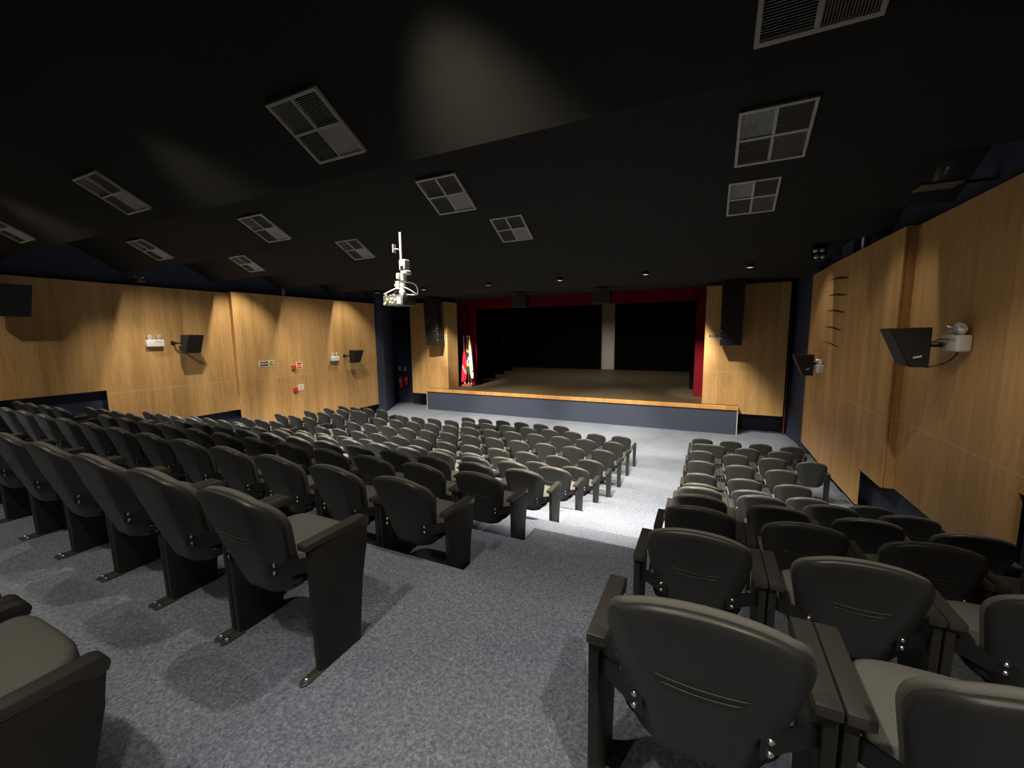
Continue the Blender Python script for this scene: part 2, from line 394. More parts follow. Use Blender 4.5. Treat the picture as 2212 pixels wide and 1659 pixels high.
def seat_pad(bm, hw, y0, y1, z0, z1, th, crown=.018, ex=.0):
    cy = (y0 + y1) / 2; d = (y1 - y0) / 2; n = 40; rims = []
    lay = [(0, .86), (.25, .985), (.6, 1.0), (.86, .975), (1, .9)]
    def pt(a, sc, r):
        c, s = math.cos(a), math.sin(a); e = 2 / 4.2
        x = math.copysign(abs(c) ** e, c) * (hw + ex) * sc * r; yy = cy + math.copysign(abs(s) ** e, s) * (d + ex) * sc * r
        return x, yy
    for li, (h, sc) in enumerate(lay):
        cap = li in (0, len(lay) - 1); prev = None
        zz = lambda yy, r: z0 + (z1 - z0) * (yy - y0) / (y1 - y0) + th * h + (crown * (1 - r * r) if li == len(lay) - 1 else 0)
        if cap: cv = bm.verts.new((0, cy, zz(cy, 0)))
        for r in ([.4, .7, 1.0] if cap else [1.0]):
            ring = []
            for k in range(n):
                x, yy = pt(2 * PI * k / n, sc, r); ring.append(bm.verts.new((x, yy, zz(yy, r))))
            if cap:
                if prev is None:
                    for k in range(n): bm.faces.new([cv, ring[k], ring[(k + 1) % n]])
                else:
                    for k in range(n): bm.faces.new([prev[k], prev[(k + 1) % n], ring[(k + 1) % n], ring[k]])
            prev = ring
        rims.append(prev)
    for A, B in zip(rims, rims[1:]):
        for k in range(n): bm.faces.new([A[k], A[(k + 1) % n], B[(k + 1) % n], B[k]])

def panel_bm(s, half):
    bm = bmesh.new()
    poly = [(.195, 0), (.43, 0), (.440, .12), (.462, .30), (.498, .46), (.515, .580), (.185, .580)]
    xo = s * (half - .004); xi = s * (half - .036)
    prism(bm, poly, min(xo, xi), max(xo, xi), 'x', .004)
    return bm
def arm_bm(s, half):
    bm = bmesh.new()
    poly = [(.165, .582), (.455, .582), (.478, .558), (.500, .552), (.518, .563), (.525, .582), (.518, .602), (.500, .612), (.165, .614)]
    xo = s * (half - .002); xi = s * (half - .060)
    prism(bm, poly, min(xo, xi), max(xo, xi), 'x', .005)
    return bm
def bracket_bm(s, half, wide):
    bm = bmesh.new(); xo = s * (half - .034); xi = s * (.135 + wide); x2 = s * (.195 + wide)
    ya = back_y(xi, .50, .234 + wide) - .012; yb = back_y(x2, .50, .234 + wide) - .010
    for (xa, y0_), (xb, y1_) in (((xi, ya), (x2, yb)), ((x2, yb), (xo, .205))):
        hexa(bm, [(xa, y0_, .468), (xb, y1_, .468), (xb, y1_ + .01, .468), (xa, y0_ + .01, .468), (xa, y0_, .532), (xb, y1_, .532), (xb, y1_ + .01, .532), (xa, y0_ + .01, .532)])
    return bm
def bolts_bm(s, wide):
    bm = bmesh.new()
    for z in (.483, .517):
        lathe(bm, [(.009, 0), (.009, -.006), (.005, -.010)], (s * (.158 + wide), back_y(.158 + wide, .5, .234 + wide) - .0115, z), 10, 'y')
    return bm
def foot_bm(s, half):
    bm = bmesh.new(); cx = s * (half - .024); n = 12
    pts = [(cx + .022 * math.cos(PI + PI * k / n), .135 + .03 * math.sin(PI + PI * k / n)) for k in range(n + 1)] + [(cx + .022, .215), (cx - .022, .215)]
    prism(bm, pts, 0, .010, 'z', .002)
    return bm
def footbolt_bm(s, half):
    bm = bmesh.new(); lathe(bm, [(.010, 0), (.010, .007), (.006, .010)], (s * (half - .024), .14, .010), 10); return bm
def groove_bm(wide):
    # the two moulded crease lines across the back of the shell
    bm = bmesh.new()
    for z, w in ((.655, .118 + wide), (.632, .10 + wide)):
        pts = []
        for i in range(9):
            x = -w + 2 * w * i / 8; zz = z - .012 * (1 - (x / w) ** 2); pts.append((x, back_y(x, zz, .234 + wide) - .0005, zz))
        tube(bm, pts, [.0006] + [.0028] * 7 + [.0006], 6)
    return bm

PROTO = {}
def make_chair(kind, wide=0):
    half = CW / 2 + wide
    P = []   # (name, mesh object, children)
    def mk(name, bm, m, smooth=True, angle=None):
        o = obj(name, bm, m, smooth=smooth, angle=angle); me = o.data; bpy.data.objects.remove(o); return (name, me)
    bm = bmesh.new(); pad(bm, [(0, .97), (.008, 1.0), (.022, 1.0), (.028, .975)], wide); P.append((mk('back_shell', bm, M['shell']), [mk('moulded_crease', groove_bm(wide), M['shell'])], 0))
    bm = bmesh.new(); pad(bm, [(.028, .97), (.032, 1.004), (.046, 1.008), (.058, .99), (.064, .93)], wide); P.append((mk('back_cushion', bm, M['fabric']), [], 0))
    bm = bmesh.new(); seat_pad(bm, .238 + wide, .15, .54, .425, .462, .072); P.append((mk('seat_cushion', bm, M['fabric']), [], 0))
    bm = bmesh.new(); seat_pad(bm, .215 + wide, .165, .525, .375, .415, .055, 0); P.append((mk('seat_pan', bm, M['shell']), [], 0))
    for s in (-1, 1):
        P.append((mk('side_panel', panel_bm(s, half), M['panel'], True, .5), [], 0))
        P.append((mk('armrest', arm_bm(s, half), M['arm'], True, .6), [], 0))
        P.append((mk('back_bracket', bracket_bm(s, half, wide), M['steel_black'], False), [mk('bolt', bolts_bm(s, wide), M['bolt'], True, .6)], 1))
        P.append((mk('foot_plate', foot_bm(s, half), M['foot'], False), [mk('bolt', footbolt_bm(s, half), M['bolt'], True, .6)], 2))
    PROTO[kind] = P
make_chair('single'); make_chair('double', .128)
def place_chair(kind, x, row, label, group, name='auditorium_chair', cat='chair'):
    r = thing(name, label, cat, (x, ROWY[row], ROWZ[row]), 0, group)
    lvl = 2 if row >= 7 else 1 if row >= 4 else 0
    for (nm, me), subs, need in PROTO[kind]:
        if need > lvl: continue
        o = bpy.data.objects.new(nm, me); COL.objects.link(o); o.parent = r
        if row == 12 and nm in ('seat_cushion', 'seat_pan'):      # this seat is half tipped up
            o.matrix_local = Matrix.Translation((0, .16, .42)) @ Matrix.Rotation(math.radians(13), 4, 'X') @ Matrix.Translation((0, -.16, -.42))
        if row >= 6:
            for sn, sm in subs:
                c = bpy.data.objects.new(sn, sm); COL.objects.link(c); c.parent = o
    return r
ORD = ['', 'first', 'second', 'third', 'fourth', 'fifth', 'sixth', 'seventh', 'eighth', 'ninth', 'tenth', 'eleventh', 'twelfth']
XC0 = -1.792
# camera (needed here to leave out chairs wholly outside the frame)
F = 883.99
RM = ((0.903557443535899, 0.42833380851168124, -0.010681512849274826), (0.04253676517039637, -0.1144807271347832, -0.9925143760790218), (-0.42635029006640696, 0.8963393953188544, -0.12165984777123844))
CAM = Vector((0, 0, 3.446))
def proj(p):
    d = Vector(p) - CAM; x, y, z = [sum(r[i] * d[i] for i in range(3)) for r in RM]
    return (1106 + F * x / z, 829.5 + F * y / z, z)
def in_frame(x, row):
    for dx in (-.3, .3):
        for dy in (0, .6):
            for dz in (0, .9):
                q = proj((x + dx, ROWY[row] + dy, ROWZ[row] + dz))
                if q[2] > .1 and -5 < q[0] < 2217 and -5 < q[1] < 1664: return True
    return False
for row in range(1, 13):
    rn = ORD[row]
    ks = range(3, 9) if row == 1 else range(12)
    for k in ks:
        x = XC0 - CW * k
        if not in_frame(x, row): continue
        if row == 1: lab = 'black chair in the short front row facing the stage, %s from its right end' % ORD[k - 2]
        elif row == 12: lab = 'black chair behind the near cross aisle, cut by the left edge of the photo' if k == 0 else 'black chair behind the near cross aisle, %s from its aisle end' % ORD[k + 1]
        elif row == 11: lab = 'large near black chair of the middle block rear row, %s from the aisle end' % ORD[k + 1]
        else: lab = 'black chair, %s from the right aisle, %s row from the stage, middle block' % (ORD[k + 1], rn)
        place_chair('single', x, row, lab, 'black chairs in the middle block')
    # right block
    xs = [.0 + CW * j for j in range(4)]
    if row == 2:
        place_chair('double', .135, 2, 'wide black double seat on the aisle in the second row, right block', 'wide double seats', 'double_seat', 'seat')
        todo = [(2, .885), (3, 1.50)]
    elif row in (4, 5): todo = list(enumerate(xs))[:3]; todo = [(j + 1, x) for j, x in todo]
    else: todo = [(j + 1, x) for j, x in enumerate(xs)]
    if row <= 11:
        for j, x in todo:
            if row == 11: x += .02
            if not in_frame(x, row): continue
            if row == 11: lab = 'nearest black chair in the right block, %s from the aisle armrest' % ORD[j]
            else: lab = 'black chair, %s from the aisle, %s row from the stage, right block' % (ORD[j], rn)
            place_chair('single', x, row, lab, 'black chairs in the right block')
    # left block by the far wall
    xs = [-10.28 - CW * j for j in range(4)]
    if row == 2:
        place_chair('double', -10.40, 2, 'wide black double seat on the far aisle in the second row, left block', 'wide double seats', 'double_seat', 'seat')
        todo = [(2, -11.15), (3, -11.77)]
    elif row in (3, 4, 5): todo = [(j + 1, x) for j, x in enumerate(xs[:3])]
    else: todo = [(j + 1, x) for j, x in enumerate(xs)]
    if row <= 11:
        for j, x in todo:
            if not in_frame(x, row): continue
            place_chair('single', x, row, 'black chair, %s from the aisle, %s row from the stage, far left block' % (ORD[j], rn), 'black chairs in the far left block')

# ------------------------------------------------------------------ ceiling vents
def louvre_bm(x0, x1, v0, v1, along, n=17):
    bm = bmesh.new()
    for i in range(n):
        t = (i + .5) / n
        if along == 'x':
            c = v0 + (v1 - v0) * t; h = (v1 - v0) / n * .48
            prism(bm, [(c - h, -.004), (c - h + .004, -.001), (c + h * .75, .016), (c + h * .75 - .003, .019)], x0, x1, 'x')
        else:
            c = x0 + (x1 - x0) * t; h = (x1 - x0) / n * .48
            s = -1 if along == 'yr' else 1
            prism(bm, [(c - s * h, -.004), (c - s * (h - .004), -.001), (c + s * h * .75, .016), (c + s * (h * .75 - .003), .019)], v0, v1, 'y')
    return bm
vm = {}
def make_vent(x, ynear, label):
    ang = -math.atan(SL); n = math.sqrt(1 + SL * SL)
    c = Vector((x, ynear + .31 / n, 0)); c.z = strip_z(c.y) - .021
    r = thing('ceiling_vent', label, 'vent', c, 0, 'square ceiling vents'); r.rotation_euler = (ang, 0, 0)
    if not vm:
        bm = bmesh.new(); s = .31; w = .028
        for a in [(-s, s, -s, -s + w), (-s, s, s - w, s), (-s, -s + w, -s + w, s - w), (s - w, s, -s + w, s - w), (-.014, .014, -s + w, s - w), (-s + w, s - w, -.014, .014)]:
            box(bm, a[0], a[1], a[2], a[3], -.012, .020, .003)
        o = obj('vent_frame', bm, M['vent']); vm['vent_frame'] = o.data; bpy.data.objects.remove(o)
        bm = bmesh.new(); box(bm, -s + .01, s - .01, -s + .01, s - .01, .0195, .021); o = obj('vent_throat', bm, M['vent_dark']); vm['vent_throat'] = o.data; bpy.data.objects.remove(o)
        i0, i1 = -s + w, -.014
        for nm, q in {'louvre_a': (i0, i1, i0, i1, 'yr'), 'louvre_b': (.014, -i0, i0, i1, 'x'), 'louvre_c': (i0, i1, .014, -i0, 'x'), 'louvre_d': (.014, -i0, .014, -i0, 'y')}.items():
            o = obj(nm, louvre_bm(*q), M['vent']); vm[nm] = o.data; bpy.data.objects.remove(o)
    for nm, me in vm.items():
        o = bpy.data.objects.new('louvre' if nm.startswith('louvre') else nm, me); COL.objects.link(o); o.parent = r
for ri, yn in enumerate((2.57, 4.62, 6.68)):
    for ci, x in enumerate((.49, -3.28, -7.10, -10.92)):
        lab = 'grey square ceiling vent, %s from the right in the %s row of vents' % (ORD[ci + 1], ('nearest', 'middle', 'farthest')[ri])
        make_vent(x, yn, lab)

# ------------------------------------------------------------------ downlights over the stage front
for i, x in enumerate((.98, -1.78, -4.52, -7.23, -10.12, -11.5, -12.5)):
    r = thing('downlight', 'small recessed ceiling lamp above the stage front, %s from the right' % ORD[i + 1], 'lamp', (x, 13.31, strip_z(13.41) - .002), 0, 'recessed lamps above the stage front')
    bm = bmesh.new(); lathe(bm, [(.065, 0), (.10, 0), (.10, -.018), (.085, -.024), (.065, -.010)], seg=24); obj('trim_ring', bm, M['grey_metal'], r, True, angle=.6)
    bm = bmesh.new(); lathe(bm, [(.064, -.003), (.064, -.012), (.03, -.018)], seg=24); obj('lamp_glass', bm, M['lamp_on'] if i in (1, 2, 0, 4) else M['lens'], r, True, angle=.6)

# ------------------------------------------------------------------ wall loudspeakers (cabinet leans out at the top)
def wall_speaker(label, x, y, z, side, sc=1.0, dt=.40, db=.18, tilt=0, name='wall_speaker', bracket_dy=.42):
    # side +1: right wall, front faces -X ; x = wall-side face of the cabinet
    r = thing(name, label, 'loudspeaker', (x, y, z), 0 if side > 0 else PI, 'wall loudspeakers')
    r.rotation_euler = (0, 0, (0 if side > 0 else PI) + tilt)
    h = .25 * sc; w = .19 * sc; dt *= sc; db *= sc
    bm = bmesh.new(); prism(bm, [(0, -h), (0, h), (-dt, h - .01), (-db, -h)], -w, w, 'y', .008); obj('cabinet', bm, M['cabinet'], r)
    bm = bmesh.new()
    def fr(t, o): return (-(db + (dt - db) * t) - o, -h + 2 * h * t)
    prism(bm, [fr(.04, .002), fr(.95, .002), fr(.95, .014), fr(.04, .014)], -w + .012, w - .012, 'y'); obj('front_grille', bm, M['grille'], r)
    return r
def speaker_bracket(r, pts, r0=.022):
    bm = bmesh.new(); tube(bm, pts, r0, 8); 
    p = Vector(pts[-1]); box(bm, p.x - .006, p.x + .006, p.y - .05, p.y + .05, p.z - .05, p.z + .05)
    obj('wall_bracket', bm, M['steel_black'], r)
# right wall
s1 = wall_speaker('large black wedge loudspeaker on the right wall by the near emergency light', 2.37, 6.62, 3.235, 1, .94)
speaker_bracket(s1, [(-.02, .05, .03), (.12, .0, .03), (.282, -.02, .03)], .03)
bm = bmesh.new(); tube(bm, arc((.0, -.1, .03), (.12, -.16, .17), (.26, -.1, .02), 10) + arc((.26, -.1, .02), (.3, -.1, -.18), (.0, -.1, -.24), 10)[1:], .007, 6); obj('speaker_cable', bm, M['cable_black'], s1)
bm = bmesh.new(); prism(bm, [(-.155, -.135), (-.075, -.115), (-.075, -.09), (-.155, -.11)], -.194, -.189, 'y'); obj('maker_badge', bm, M['label'], s1)
s2 = wall_speaker('black wedge loudspeaker on the right wall near the blue pier', 2.33, 12.1, 2.62, 1)
speaker_bracket(s2, [(-.02, -.05, .03), (.08, -.05, .03), (.165, -.05, .03)], .03)
bm = bmesh.new(); prism(bm, [(-.155, -.115), (-.075, -.095), (-.075, -.07), (-.155, -.09)], -.194, -.189, 'y'); obj('maker_badge', bm, M['label'], s2)
# left wall
s3 = wall_speaker('black loudspeaker high on the left wall, cut by the left photo edge', -12.86, 3.25, 4.22, -1, 1.25)
speaker_bracket(s3, [(-.02, .05, .03), (.12, .05, .03), (.33, .05, .03)], .03)
s4 = wall_speaker('black loudspeaker on the left wall beside the white emergency light with round lamps', -12.90, 6.42, 3.265, -1)
speaker_bracket(s4, [(-.02, .05, .03), (.08, .22, .03), (.29, .24, .03)], .03)
s5 = wall_speaker('small black loudspeaker at the stage end of the left wood wall', -12.80, 12.1, 2.62, -1)
speaker_bracket(s5, [(-.02, .05, .03), (.08, .2, .03), (.235, .22, .03)], .03)
# the dark cabinet in the corner passage
bmr = thing('corner_speaker', 'black loudspeaker cabinet high in the dark passage above the fire extinguishers', 'loudspeaker', (-13.38, 16.05, 3.03), 0)
bm = bmesh.new(); box(bm, -.36, .36, -.30, .395, 0, .85, .02); obj('cabinet', bm, M['cabinet'], bmr)
bm = bmesh.new(); box(bm, -.32, .32, -.315, -.300, .04, .81, .004); obj('front_grille', bm, M['grille'], bmr)
bm = bmesh.new(); box(bm, -.1, .1, .35, .392, .3, .5); obj('wall_mounting_plate', bm, M['steel_black'], bmr)

# ------------------------------------------------------------------ emergency lights
def emergency(label, x, y, z, side):
    r = thing('emergency_light', label, 'emergency light', (x + .004 * side, y, z), 0 if side > 0 else PI, 'white twin-lamp emergency lights')
    bm = bmesh.new(); box(bm, -.13, 0, -.19, .19, -.095, .095, .022, 3); obj('housing', bm, M['white_plastic'], r, True, angle=.7)
    for dy in (-.09, .09):
        bm = bmesh.new()
        mt = Matrix.Translation((-.055, dy, .178)) @ Euler((0, 0, PI + (.55 if dy < 0 else -.55))).to_matrix().to_4x4() @ Matrix.Rotation(.3, 4, 'Y')
        lathe(bm, [(.012, -.035), (.03, -.031), (.058, -.002), (.068, .03), (.068, .042)], (0, 0, 0), 20, 'x')
        bmesh.ops.transform(bm, matrix=mt, verts=bm.verts[:])
        lamp = obj('lamp_head', bm, M['chrome'], r, True, angle=.7)
        bm = bmesh.new(); lathe(bm, [(.062, .041), (.058, .05), (.03, .062), (.004, .066)], (0, 0, 0), 20, 'x')
        bmesh.ops.transform(bm, matrix=mt, verts=bm.verts[:]); obj('lamp_glass', bm, M['glass_white'], lamp, True, angle=.7)
        bm = bmesh.new(); box(bm, -.065, -.045, dy - .012, dy + .012, .09, .135, .003); obj('lamp_stem', bm, M['white_plastic'], lamp)
    bm = bmesh.new(); box(bm, -.133, -.129, -.15, .03, .03, .055); obj('status_strip', bm, M['grey_metal'], r)
    return r
emergency('white emergency light with two round lamps on the near right wall', 2.655, 6.48, 3.285, 1)
emergency('white emergency light on the right wall near the blue pier', 2.49, 11.85, 2.55, 1)
emergency('white emergency light on the left wall beside the middle loudspeaker', -13.188, 5.75, 3.30, -1)
emergency('white emergency light on the left wall beside the farthest loudspeaker', -13.038, 11.35, 2.57, -1)

# ------------------------------------------------------------------ signs
def exit_sign(label, loc, rz, w, h, picto, text=True):
    r = thing('exit_sign', label, 'sign', loc, rz, 'exit signs')     # local: faces -Y, centre at origin
    bm = bmesh.new(); box(bm, -w / 2, w / 2, -.006, 0, -h / 2, h / 2); obj('plate', bm, M['cream'], r)
    tw = w * (.56 if picto else .9); x0 = -w / 2 + w * .05
    bm = bmesh.new(); box(bm, x0, x0 + tw, -.009, -.005, -h * .36, h * .36); obj('dark_field', bm, M['sign_dark'], r)
    mt = Matrix.Translation((x0 + tw / 2, -.0105, 0)) @ Matrix.Rotation(PI / 2, 4, 'X')
    text_mesh('SAÍDA', h * .52, M['cream'], r, mt, 'lettering', .001, h * .008)
    if picto:
        px0 = x0 + tw + w * .02; pw = w * .13; cx = px0 + pw / 2
        bm = bmesh.new(); tube(bm, [(cx - .03 * w, -.008, -h * .3), (cx, -.008, -.02 * h), (cx + .01 * w, -.008, h * .16)], w * .012, 6); tube(bm, [(cx + .035 * w, -.008, -h * .28), (cx, -.008, -.02 * h)], w * .012, 6)
        tube(bm, [(cx - .04 * w, -.008, 0), (cx + .01 * w, -.008, h * .14), (cx + .045 * w, -.008, .02 * h)], w * .009, 6); lathe(bm, [(.0, -.001), (w * .016, -.001), (w * .016, .001), (0, .001)], (cx + .012 * w, -.008, h * .27), 12, 'y')
        obj('running_figure', bm, M['sign_dark'], r)
        ax0 = px0 + pw + w * .01; aw = w * .19
        bm = bmesh.new(); box(bm, ax0, ax0 + aw, -.009, -.005, -h * .36, h * .36); obj('arrow_field', bm, M['sign_dark'], r)
        ac = ax0 + aw / 2
        bm = bmesh.new(); prism(bm, [(ac - aw * .36, -h * .1), (ac, -h * .1), (ac, -h * .27), (ac + aw * .38, 0), (ac, h * .27), (ac, h * .1), (ac - aw * .36, h * .1)], -.0115, -.0085, 'y'); obj('arrow', bm, M['cream'], r)
    return r
exit_sign('exit sign with running figure and arrow on the left wood wall', (-13.038, 8.66, 2.56), PI / 2, .50, .19, True)
exit_sign('small exit sign on the stage panel left of the right speaker column', (.20, 15.578, 3.30), 0, .33, .15, False)
exit_sign('exit sign with arrow on the stage panel right of the left speaker column', (-10.88, 15.578, 3.33), 0, .48, .18, True)

def call_point(label, y, z, bars):
    r = thing('fire_alarm_station', label, 'fire alarm', (-13.042, y, z), PI / 2, 'red fire alarm stations on the left wood wall')
    bm = bmesh.new(); box(bm, -.16, .0, -.07, 0, -.10, .03, .01); obj('red_box', bm, M['red'], r)
    return r
def fire_sign(label, y, z, bars):
    r = thing('fire_sign', label, 'sign', (-13.038, y, z), PI / 2)
    bm = bmesh.new(); box(bm, -.12, .12, -.006, 0, -.12, .12); obj('plate', bm, M['cream'], r)
    if bars:
        bm = bmesh.new(); box(bm, -.09, .09, -.009, -.005, .045, .095); obj('red_bar', bm, M['red'], r)
        bm = bmesh.new(); box(bm, -.09, .09, -.009, -.005, -.095, -.05); obj('red_bar', bm, M['red'], r)
        bm = bmesh.new()
        for q in (-.05, .03): lathe(bm, [(.022, -.001), (.03, -.001), (.03, .001), (.022, .001)], (q, -.007, 0), 16, 'y')
        obj('red_symbol', bm, M['red'], r)
    else:
        bm = bmesh.new(); tube(bm, [(.045 * math.cos(t), -.007, .02 + .045 * math.sin(t)) for t in [2 * PI * i / 20 for i in range(21)]], .006, 6); obj('ring_symbol', bm, M['pink_sign'], r)
        bm = bmesh.new(); box(bm, -.11, .11, -.009, -.005, -.10, -.075); obj('red_bar', bm, M['pink_sign'], r)
    return r
call_point('upper red fire alarm box on the left wood wall', 9.70, 2.40, True)
call_point('lower red fire alarm box on the left wood wall', 9.70, 1.62, False)
fire_sign('square white sign with two red bars beside the upper fire alarm box', 9.86, 2.42, True)
fire_sign('square pale sign with a ring beside the lower fire alarm box', 9.86, 1.62, False)

# ------------------------------------------------------------------ extinguishers in the passage
def extinguisher(label, x, z0, h, rr):
    r = thing('fire_extinguisher', label, 'fire extinguisher', (x, 16.33, z0), 0, 'fire extinguishers in the dark passage')
    bm = bmesh.new(); lathe(bm, [(rr * .8, 0), (rr, .02), (rr, h * .74), (rr * .86, h * .82), (rr * .45, h * .87), (rr * .3, h * .9)], seg=24); obj('tank', bm, M['red_tank'], r, True, angle=.7)
    bm = bmesh.new(); lathe(bm, [(rr * .28, h * .9), (rr * .28, h * .95), (rr * .15, h)], seg=12); box(bm, -.015, .015, -.10, .02, h * .96, h * .98); box(bm, -.015, .015, -.09, .02, h * .90, h * .915); obj('valve', bm, M['steel_black'], r)
    bm = bmesh.new(); tube(bm, arc((.02, -.02, h * .93), (rr * 2.1, -.04, h * .9), (rr * 1.25, -.03, h * .3), 12), .011, 8); obj('hose', bm, M['cable_black'], r)
    bm = bmesh.new(); box(bm, -rr * .8, rr * .8, -rr * 1.02, -rr * .6, h * .38, h * .64, .0); obj('paper_label', bm, M['pink_sign'], r)
    bm = bmesh.new(); box(bm, -.03, .03, rr * .7, .118, h * .5, h * .58); obj('wall_hook', bm, M['steel_black'], r)
    return r
extinguisher('lower red fire extinguisher next to the left blue pier', -14.02, .78, .66, .095)
extinguisher('higher red fire extinguisher nearer the left stage panel', -13.68, .93, .58, .085)
for lab, x, m in (('small pale safety sign above the lower fire extinguisher', -14.2, 'grey_metal'), ('small pink safety sign above the higher fire extinguisher', -13.85, 'pink_sign')):
    r = thing('safety_sign', lab, 'sign', (x, 16.448, 1.74))
    bm = bmesh.new(); box(bm, -.085, .085, -.008, 0, -.10, .10); obj('plate', bm, M['cream'], r)
    bm = bmesh.new(); box(bm, -.078, .078, -.011, -.006, -.06, .092); obj('colour_field', bm, M[m], r)

# ------------------------------------------------------------------ line arrays and hanging monitors
def line_array(label, x, n=8, yaw=0):
    r = thing('line_array_speaker', label, 'loudspeaker', (x, 15.0, 5.0), yaw, 'hanging line array loudspeakers')
    bm = bmesh.new(); box(bm, -.33, .33, -.2, .25, -.03, .0); box(bm, -.22, -.16, -.02, .02, 0, .08); box(bm, .16, .22, -.02, .02, 0, .08); obj('rigging_frame', bm, M['steel_black'], r)
    z = -.035; y0 = 0
    for i in range(n):
        a = .0 + .012 * i; h = .245
        bm = bmesh.new(); box(bm, -.315, .315, -.17, .27, -h + .006, 0, .012)
        mt = Matrix.Translation((0, y0, z)) @ Matrix.Rotation(a * 1.1, 4, 'X'); bmesh.ops.transform(bm, matrix=mt, verts=bm.verts[:])
        cb = obj('cabinet', bm, M['cabinet'], r)
        bm = bmesh.new(); box(bm, -.295, .295, -.182, -.17, -h + .022, -.018, .002); bmesh.ops.transform(bm, matrix=mt, verts=bm.verts[:]); obj('front_grille', bm, M['grille'], cb)
        bm = bmesh.new()
        for sx in (-.29, .29): box(bm, sx - .02, sx + .02, -.185, -.172, -.016, .0)
        bmesh.ops.transform(bm, matrix=mt, verts=bm.verts[:]); obj('link_pin', bm, M['tube'], cb)
        z -= h; y0 += .006 * i
    return r
line_array('black line array loudspeaker column in front of the left stage panel', -11.0, 8, .10)
line_array('black line array loudspeaker column in front of the right stage panel', .69, 8, -.04)
def monitor(label, x):
    r = thing('hanging_speaker', label, 'loudspeaker', (x, 15.0, 5.0), 0, 'loudspeakers hanging above the stage front')
    bm = bmesh.new(); prism(bm, [(-.22, -.05), (.28, -.05), (.22, -.52), (-.10, -.50)], -.31, .31, 'x', .01); obj('cabinet', bm, M['cabinet'], r)
    bm = bmesh.new(); hexa(bm, [(-.28, -.225, -.07), (.28, -.225, -.07), (.28, -.212, -.07), (-.28, -.212, -.07), (-.28, -.110, -.49), (.28, -.110, -.49), (.28, -.098, -.49), (-.28, -.098, -.49)]); obj('front_grille', bm, M['grille'], r)
    for sx in (-.22, .22):
        bm = bmesh.new(); tube(bm, [(sx, 0, -.05), (sx, 0, .085)], .016, 8); box(bm, sx - .05, sx + .05, -.06, .06, -.052, -.03, .006); obj('hanging_bracket', bm, M['tube'], r)
    return r
monitor('left black loudspeaker hanging from the ceiling above the stage opening', -6.75)
monitor('right black loudspeaker hanging above the white backdrop strip', -3.49)

# ------------------------------------------------------------------ flags on the stage
FB = Vector((-10.28, 16.78, SZ))
ft = thing('flag_stand', 'wooden flag base with three holes at the left of the stage', 'flag stand', FB, 0)
bm = bmesh.new(); box(bm, -.30, .24, -.16, .16, 0, .10, .01); obj('wooden_base', bm, M['base_wood'], ft)
ft['label'] = 'low wooden flag base on the stage beside the left red curtain'
def flag(label, p0, p1, prof, mats, rule, ph=0):
    # prof: (z, half width, lean x, lean y) - a gathered cloth hanging round its pole
    r = thing('flag', label, 'flag', FB + Vector((p0[0], p0[1], .10)), 0, 'flags on the stage')
    d = Vector(p1) - Vector(p0)
    bm = bmesh.new(); tube(bm, [(0, 0, .001), d], .016, 10); lathe(bm, [(.03, .001), (.045, .03), (.02, .08)], (0, 0, 0), 14); pole = obj('flag_pole', bm, M['brass'], r, True, angle=.6)
    bm = bmesh.new(); lathe(bm, [(.01, -.03), (.03, 0), (.038, .03), (.02, .07), (.004, .12)], d, 12); obj('finial', bm, M['chrome'], pole, True, angle=.8)
    bm = bmesh.new(); n = 36; rows = []
    for z, hw, lx, ly in catmull(prof, 6):
        q = d * (z / d.z); ring = []
        for i in range(n):
            t = 2 * PI * i / n; k = 1 + .28 * math.sin(5 * t + ph + z) 
            ring.append(bm.verts.new((q.x + lx + hw * k * math.cos(t), q.y + ly + hw * .55 * k * math.sin(t), z + .05 * math.sin(3 * t + ph) * min(1, hw / .1))))
        rows.append(ring)
    for A, B in zip(rows, rows[1:]):
        for k in range(n):
            f = bm.faces.new([A[k], A[(k + 1) % n], B[(k + 1) % n], B[k]]); c = f.calc_center_median(); f.material_index = rule(c.x, c.z)
    bm.faces.new(rows[0]); bm.faces.new(rows[-1][::-1])
    obj('flag_cloth', bm, mats, r, True)
flag('red flag with pale lettering hanging lowest at the left of the flag group', (-.22, .02, .10), (-.26, .04, 2.34), [(1.58, .028, .0, .0), (1.35, .07, .0, -.0), (1.0, .09, -.01, 0), (.6, .11, -.04, -.01), (.3, .12, -.06, -.01), (.15, .11, -.09, -.01), (.08, .06, -.11, -.01)],
     [M['flag_red'], M['flag_pink']], lambda x, z: 1 if abs((z - .78) + (x + .06) * 1.6) < .10 and x > -.15 else 0)
flag('green and yellow flag between the red flag and the white flag', (-.02, .03, .10), (-.06, .05, 2.36), [(2.08, .025, 0, 0), (1.8, .05, .0, 0), (1.4, .065, .0, -.0), (1.0, .075, .01, 0), (.7, .08, .02, 0), (.48, .06, .03, 0)],
     [M['flag_dark'], M['flag_yellow'], M['flag_white'], M['flag_green'], M['flag_blue']], lambda x, z: 1 if 1.50 < z + .6 * x < 1.62 else 3 if z < .86 else 1 if z - .3 * x < 1.02 else 2 if abs(z - 1.22 - 2.2 * (x - .02)) < .08 else 4 if z < 1.36 else 0, 1.2)
flag('white flag with an orange top at the right of the flag group', (.155, -.02, .10), (.10, -.03, 2.32), [(2.18, .022, 0, 0), (1.9, .05, .01, 0), (1.5, .065, .02, -.0), (1.1, .075, .03, 0), (.7, .08, .04, 0), (.4, .07, .06, 0), (.28, .045, .07, 0)],
     [M['flag_white'], M['flag_orange'], M['flag_blue']], lambda x, z: 1 if z > 1.86 else 2 if abs(z - .60 - .5 * (x - .05)) < .02 else 0, 2.1)

